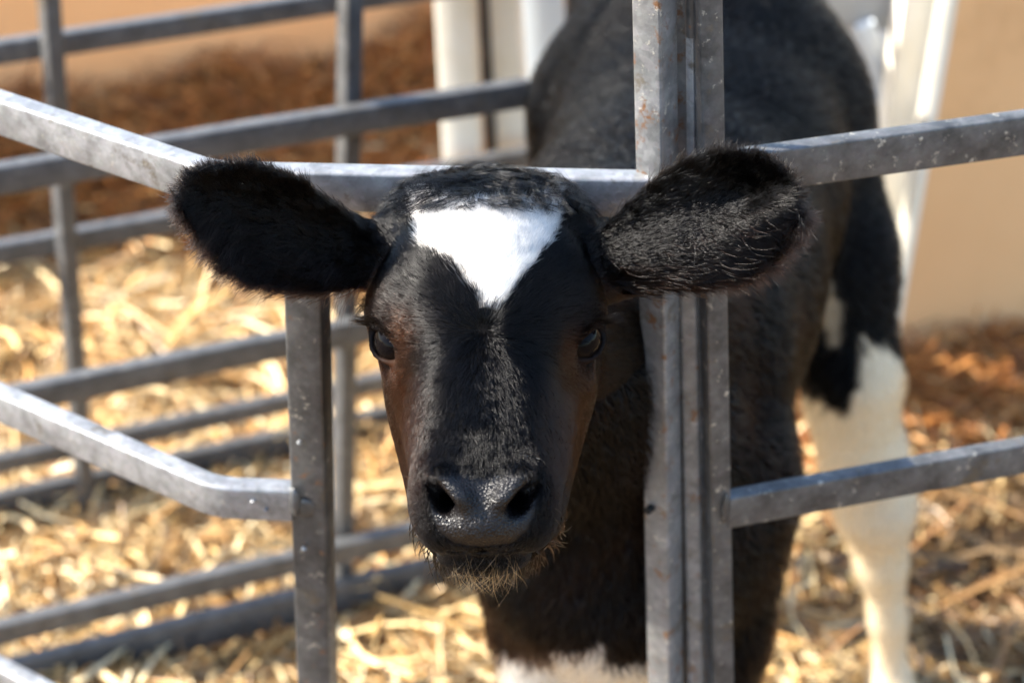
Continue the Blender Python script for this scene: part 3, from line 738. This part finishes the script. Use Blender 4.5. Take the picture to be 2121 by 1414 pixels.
# ------------------------------------------------------------------ hair
def hair_material(name, rough=.16, ior=1.4, attr='coat'):
    m = bpy.data.materials.new(name); m.use_nodes = True; nt = m.node_tree; nt.nodes.clear(); N, L = nt.nodes, nt.links
    out = N.new('ShaderNodeOutputMaterial'); h = N.new('ShaderNodeBsdfHairPrincipled'); h.model = 'CHIANG'; h.parametrization = 'COLOR'
    at = N.new('ShaderNodeAttribute'); at.attribute_name = attr; L.new(at.outputs['Color'], h.inputs['Color'])
    h.inputs['Roughness'].default_value = rough; h.inputs['Radial Roughness'].default_value = .25; h.inputs['Random Roughness'].default_value = .3
    h.inputs['Coat'].default_value = 0.0; h.inputs['IOR'].default_value = ior
    L.new(h.outputs[0], out.inputs['Surface']); return m
HM = hair_material('calf_hair', .13, 1.26); HB = hair_material('calf_body_hair', .13, 1.22)
def curves_object(name, pts, rad, col, mat, parent):
    """pts (n, k, 3), rad (n, k), col (n, 3)"""
    n, k = pts.shape[:2]; c = bpy.data.hair_curves.new(name); c.add_curves([k]*n)
    c.attributes['position'].data.foreach_set('vector', pts.astype(np.float32).ravel())
    ra = c.attributes.get('radius') or c.attributes.new('radius', 'FLOAT', 'POINT'); ra.data.foreach_set('value', rad.astype(np.float32).ravel())
    ca = c.attributes.new('coat', 'FLOAT_COLOR', 'CURVE'); C4 = np.ones((n, 4), np.float32); C4[:, :3] = col; ca.data.foreach_set('color', C4.ravel())
    c.materials.append(mat); o = link(name, c, parent); return o
def sample(weight, n):
    """n points on the hide; weight per face"""
    ar = np.linalg.norm(FNRM, axis=1)*.5*weight; f = rng.choice(len(CQ), n, p=ar/ar.sum()); u, v = rng.uniform(0, 1, (2, n))
    q = CQ[f]; w = np.stack([(1-u)*(1-v), u*(1-v), u*v, (1-u)*v], 1)[..., None]
    p = (CV[q]*w).sum(1); nn = (VN[q]*w).sum(1); return p, nn/(np.linalg.norm(nn, axis=1)[:, None] + 1e-9)
FCc = CV[CQ].mean(1); FNn = FNRM/(np.linalg.norm(FNRM, axis=1)[:, None] + 1e-12)
f_head = on_head(FCc); f_ear = ear_id(FCc); f_nose = nose_mask(FCc)
f_eye = np.zeros(len(FCc), bool)
for c, g, s in EYES: f_eye |= np.linalg.norm(FCc - c, axis=1) < .0228
WP = P(1003, 688, 1.338)                                       # whorl between the eyes
def unit(v): return v/(np.linalg.norm(v, axis=1)[:, None] + 1e-9)
def grow(p, nn, d, length, lift, rad, k=5, droop=0.0, curl=0.0, tuft=.25, seed=0):
    d = d - (d*nn).sum(1)[:, None]*nn; d = unit(d)
    b3 = np.cross(nn, d); wob = tuft*(noise3(p, 70, 20 + seed) + .7*noise3(p, 180, 30 + seed)) + rng.normal(0, .055, len(p))
    d = unit(d + b3*wob[:, None]); lf = lift*(1 + .28*noise3(p, 110, 40 + seed) + rng.normal(0, .15, len(p)))
    t = np.linspace(0, 1, k); out = np.zeros((len(p), k, 3)); crv = rng.normal(0, .10, len(p)) + curl*noise3(p, 60, 50 + seed)
    ll = (length*rng.uniform(.65, 1.2, len(p)))
    for i, ti in enumerate(t):
        out[:, i] = p + nn*(-.0003 + .0013*min(1, ti*2.5)*(1 - .3*ti)) + (ll*ti)[:, None]*d + nn*(ll*np.clip(lf, .03, 3)*ti*(1 - .35*ti))[:, None] + b3*(ll*crv*ti*ti)[:, None] + np.array([0, 0, -1.0])*(droop*ll*ti*ti)[:, None]
    return out, rad[:, None]*np.array([1, 1, .95, .75, .3][:k] if k == 5 else np.linspace(1, .3, k))[None]
def coloured(p, nn):
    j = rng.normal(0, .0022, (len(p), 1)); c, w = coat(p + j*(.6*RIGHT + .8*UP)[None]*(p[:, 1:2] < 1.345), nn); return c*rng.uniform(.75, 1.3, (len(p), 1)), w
PT, RD, CL = [], [], []
def put(pts, rad, col): PT.append(pts); RD.append(rad); CL.append(col)
# face
p, nn = sample(np.where(f_head & (f_ear < 0) & ~f_nose & ~f_eye, np.where(FNn @ (-FWD) > -.3, 1, .3), 0), 165000)
px, py, dd = project(p); col, w = coloured(p, nn)
dr_ = p - WP; side = np.sign(p[:, 0] - WP[0])
dr_ = unit(dr_) + .35*np.clip((py - 760)/200, 0, 1)[:, None]*FA + .3*FWD*np.clip((np.abs(px-1006)-120)/100, 0, 1)[:, None]
ln = np.interp(py, [360, 440, 560, 700, 800, 960, 1000, 1150], [.018, .016, .0145, .0115, .0105, .0075, .0045, .0038])
eye_d = np.min([np.linalg.norm(p - c, axis=1) for c, g, s in EYES], axis=0); ln = ln*np.clip((eye_d - .0215)/.022, .10, 1)
ln = np.where(w > .5, ln*.8, ln*.85); lift = np.where(w > .5, .22, .12); lift = lift + .5*np.exp(-(np.linalg.norm(p - WP, axis=1)/.018)**2)
q = grow(p, nn, dr_, ln, lift, np.full(len(p), .000105) + .00005*w, tuft=.22); put(*q, col)
# poll tuft
pk = P(1010, 400, 1.42); p, nn = sample(np.where(f_head & (f_ear < 0) & (project(FCc)[1] < 432) & (FCc[:, 2] > 1.07), 1, 0), 9000)
px, py, dd = project(p); sel = (py < 428) & (px > 800) & (px < 1235); p, nn, px = p[sel], nn[sel], px[sel]
col = np.tile(BLACK, (len(p), 1))*rng.uniform(.8, 1.5, (len(p), 1)); d = -UP[None]*.45 - FWD[None]*.6 + RIGHT[None]*(((px - 1010)/260) + .5*noise3(p, 30, 60))[:, None]
q = grow(p, nn, d, np.full(len(p), .015), np.full(len(p), .42), np.full(len(p), .00014), curl=1.3, tuft=.7, seed=3); put(*q, col)
# ears
for i, e in enumerate(EARS):
    p, nn = sample(np.where(f_ear == i, 1, 0), 34000); l, w_, n_, s, hw, ns = ear_coords(e, p); col, w = coloured(p, nn)
    d = e.l[None]*(.9 - .3*np.abs(s))[:, None] + e.w[None]*(.85*s*np.clip(l/e.L*1.4, .1, 1))[:, None]
    edge = np.clip((np.abs(s) - .55)/.4, 0, 1); tip = np.clip((l/e.L - .75)/.25, 0, 1); low = np.clip(-s, 0, 1)
    ln = .0095 + .006*np.maximum(edge, tip) + .008*edge*low
    q = grow(p, nn, d, ln, .17 + .3*(rng.uniform(0, 1, len(p)) < .07), np.full(len(p), .00013), droop=.1, tuft=.32, seed=5 + i); put(*q, col)
    # long guard hairs inside, curving over the opening
    p, nn = sample(np.where((f_ear == i) & (FNn @ e.n > .2), 1, 0), 2400 if e.sgn < 0 else 300); l, w_, n_, s, hw, ns = ear_coords(e, p); k_ = (s < -.05) & (l < e.L*.85); p, nn, s = p[k_], nn[k_], s[k_]
    col = (BLACK + (BROWN - BLACK)*.10)*rng.uniform(.8, 2.2, (len(p), 1)); d = e.l[None]*.7 - e.w[None]*.7
    q = grow(p, nn, np.tile(d, (len(p), 1)), np.full(len(p), .022), np.full(len(p), .55), np.full(len(p), .00012), curl=.6, tuft=.5, seed=9); put(*q, col)
fur = curves_object('fur', np.concatenate(PT), np.concatenate(RD), np.concatenate(CL), HM, calf)
# trunk, neck and legs
PT, RD, CL = [], [], []
cam_dist = np.linalg.norm(FCc - CAM, axis=1)
p, nn = sample(np.where(~f_head & (f_ear < 0), np.where((FNn*(CAM - FCc)).sum(1) > -.2*cam_dist, 1., .35), 0), 120000)
px, py, dd = project(p); col, w = coloured(p, nn)
back = np.where((p[:, 1] < 1.95)[:, None], np.array([.15, .38, -.35])[None], np.array([.35, .9, 0])[None]); leg = np.clip((.56 - p[:, 2])/.12, 0, 1)[:, None]
d = back*(1 - leg) + np.array([0, .15, -1.0])[None]*(.55 + .45*leg); d = unit(d)
chest = (p[:, 1] < 1.66) & (p[:, 2] < .95)
ln = np.where(chest, .019, .015); ln = np.where(p[:, 2] < .42, .010, ln)
q = grow(p, nn, d, ln, np.where(chest, .5, .3), np.full(len(p), .00033), droop=.15, curl=.4, tuft=.5, seed=12); put(*q, col)
curves_object('body_fur', np.concatenate(PT), np.concatenate(RD), np.concatenate(CL), HB, calf)
# chin beard and whiskers
wk = []; wr = []; wc = []
f_chin = f_head & (project(FCc)[1] > 1142) & (FCc[:, 1] < 1.10) & (np.abs(project(FCc)[0] - 1003) < 72)
p, nn = sample(np.where(f_chin, 1, 0), 85); d = -UP[None] + .25*rng.normal(0, 1, (len(p), 3))
q = grow(p, nn, d, rng.uniform(.012, .027, len(p)), np.full(len(p), .5), np.full(len(p), .00008), droop=.3, curl=.9, tuft=.5, seed=15)
wk.append(q[0]); wr.append(q[1]); wc.append(np.array((.46, .33, .18))*rng.uniform(.5, 1.6, (len(p), 1)))
pos = [(1052, 985, 1.27), (1060, 978, 1.272), (1088, 962, 1.285), (868, 1040, 1.29), (862, 1060, 1.295), (860, 1020, 1.30), (866, 1080, 1.295), (870, 1000, 1.31), (1140, 1050, 1.30), (1146, 1070, 1.30)]
tip = [(1012, 1010, 1.25), (1118, 945, 1.26), (1133, 965, 1.262), (835, 1060, 1.27), (838, 1085, 1.275), (828, 1015, 1.28), (842, 1105, 1.28), (826, 985, 1.29), (1168, 1072, 1.28), (1166, 1100, 1.28)]
mid = [(1028, 988, 1.25), (1085, 945, 1.25), (1112, 948, 1.262), (850, 1046, 1.27), (848, 1068, 1.275), (842, 1012, 1.28), (852, 1094, 1.28), (846, 988, 1.29), (1156, 1056, 1.28), (1158, 1084, 1.28)]
A, B, Mm = (np.array([P(*q) for q in z]) for z in (pos, tip, mid)); t = np.linspace(0, 1, 5)[None, :, None]
ctrl = 2*Mm - .5*(A + B); wk.append((1-t)**2*A[:, None] + 2*t*(1-t)*ctrl[:, None] + t*t*B[:, None]); wr.append(np.tile(np.array([1, 1, .9, .7, .3])*.00013, (len(A), 1)))
wcol = np.tile(np.array((.12, .08, .05)), (len(A), 1)); wcol[:3] = (.7, .68, .64); wc.append(wcol)
curves_object('whiskers', np.concatenate(wk), np.concatenate(wr), np.concatenate(wc), HM, calf)
# eyelashes
for c, g, s in EYES:
    inner = nrm(-s*RIGHT - .55*UP - ((-s*RIGHT - .55*UP) @ g)*g); w = np.cross(g, inner); w = w if w @ UP > 0 else -w
    n = 150; a = 3.05 - 2.7*rng.uniform(0, 1, n)**1.5; q = (.0178*np.cos(a))[:, None]*inner + (.0112*np.sin(a))[:, None]*w
    root_ = c + q + g*(np.sqrt(np.maximum(1e-6, (.0238)**2 - (q**2).sum(1))))[:, None]
    ol = nrm(-inner)                                           # lashes sweep outwards
    d0 = unit(g*.8 + w*(.35*np.sin(a))[:, None] + ol*(.35 - .4*np.cos(a))[:, None] + rng.normal(0, .12, (n, 3)))
    d1 = unit(d0 - UP*.55 + ol*.35 + g*.2); ln = rng.uniform(.010, .019, n)[:, None]
    tt = np.linspace(0, 1, 5); pts = np.stack([root_ + ln*(d0*ti + (d1 - d0)*.55*ti*ti) for ti in tt], 1)
    curves_object('eyelashes', pts, np.tile(np.array([1, 1, .9, .7, .3])*.00014, (n, 1)), np.tile(BLACK, (n, 1)), HM, calf)
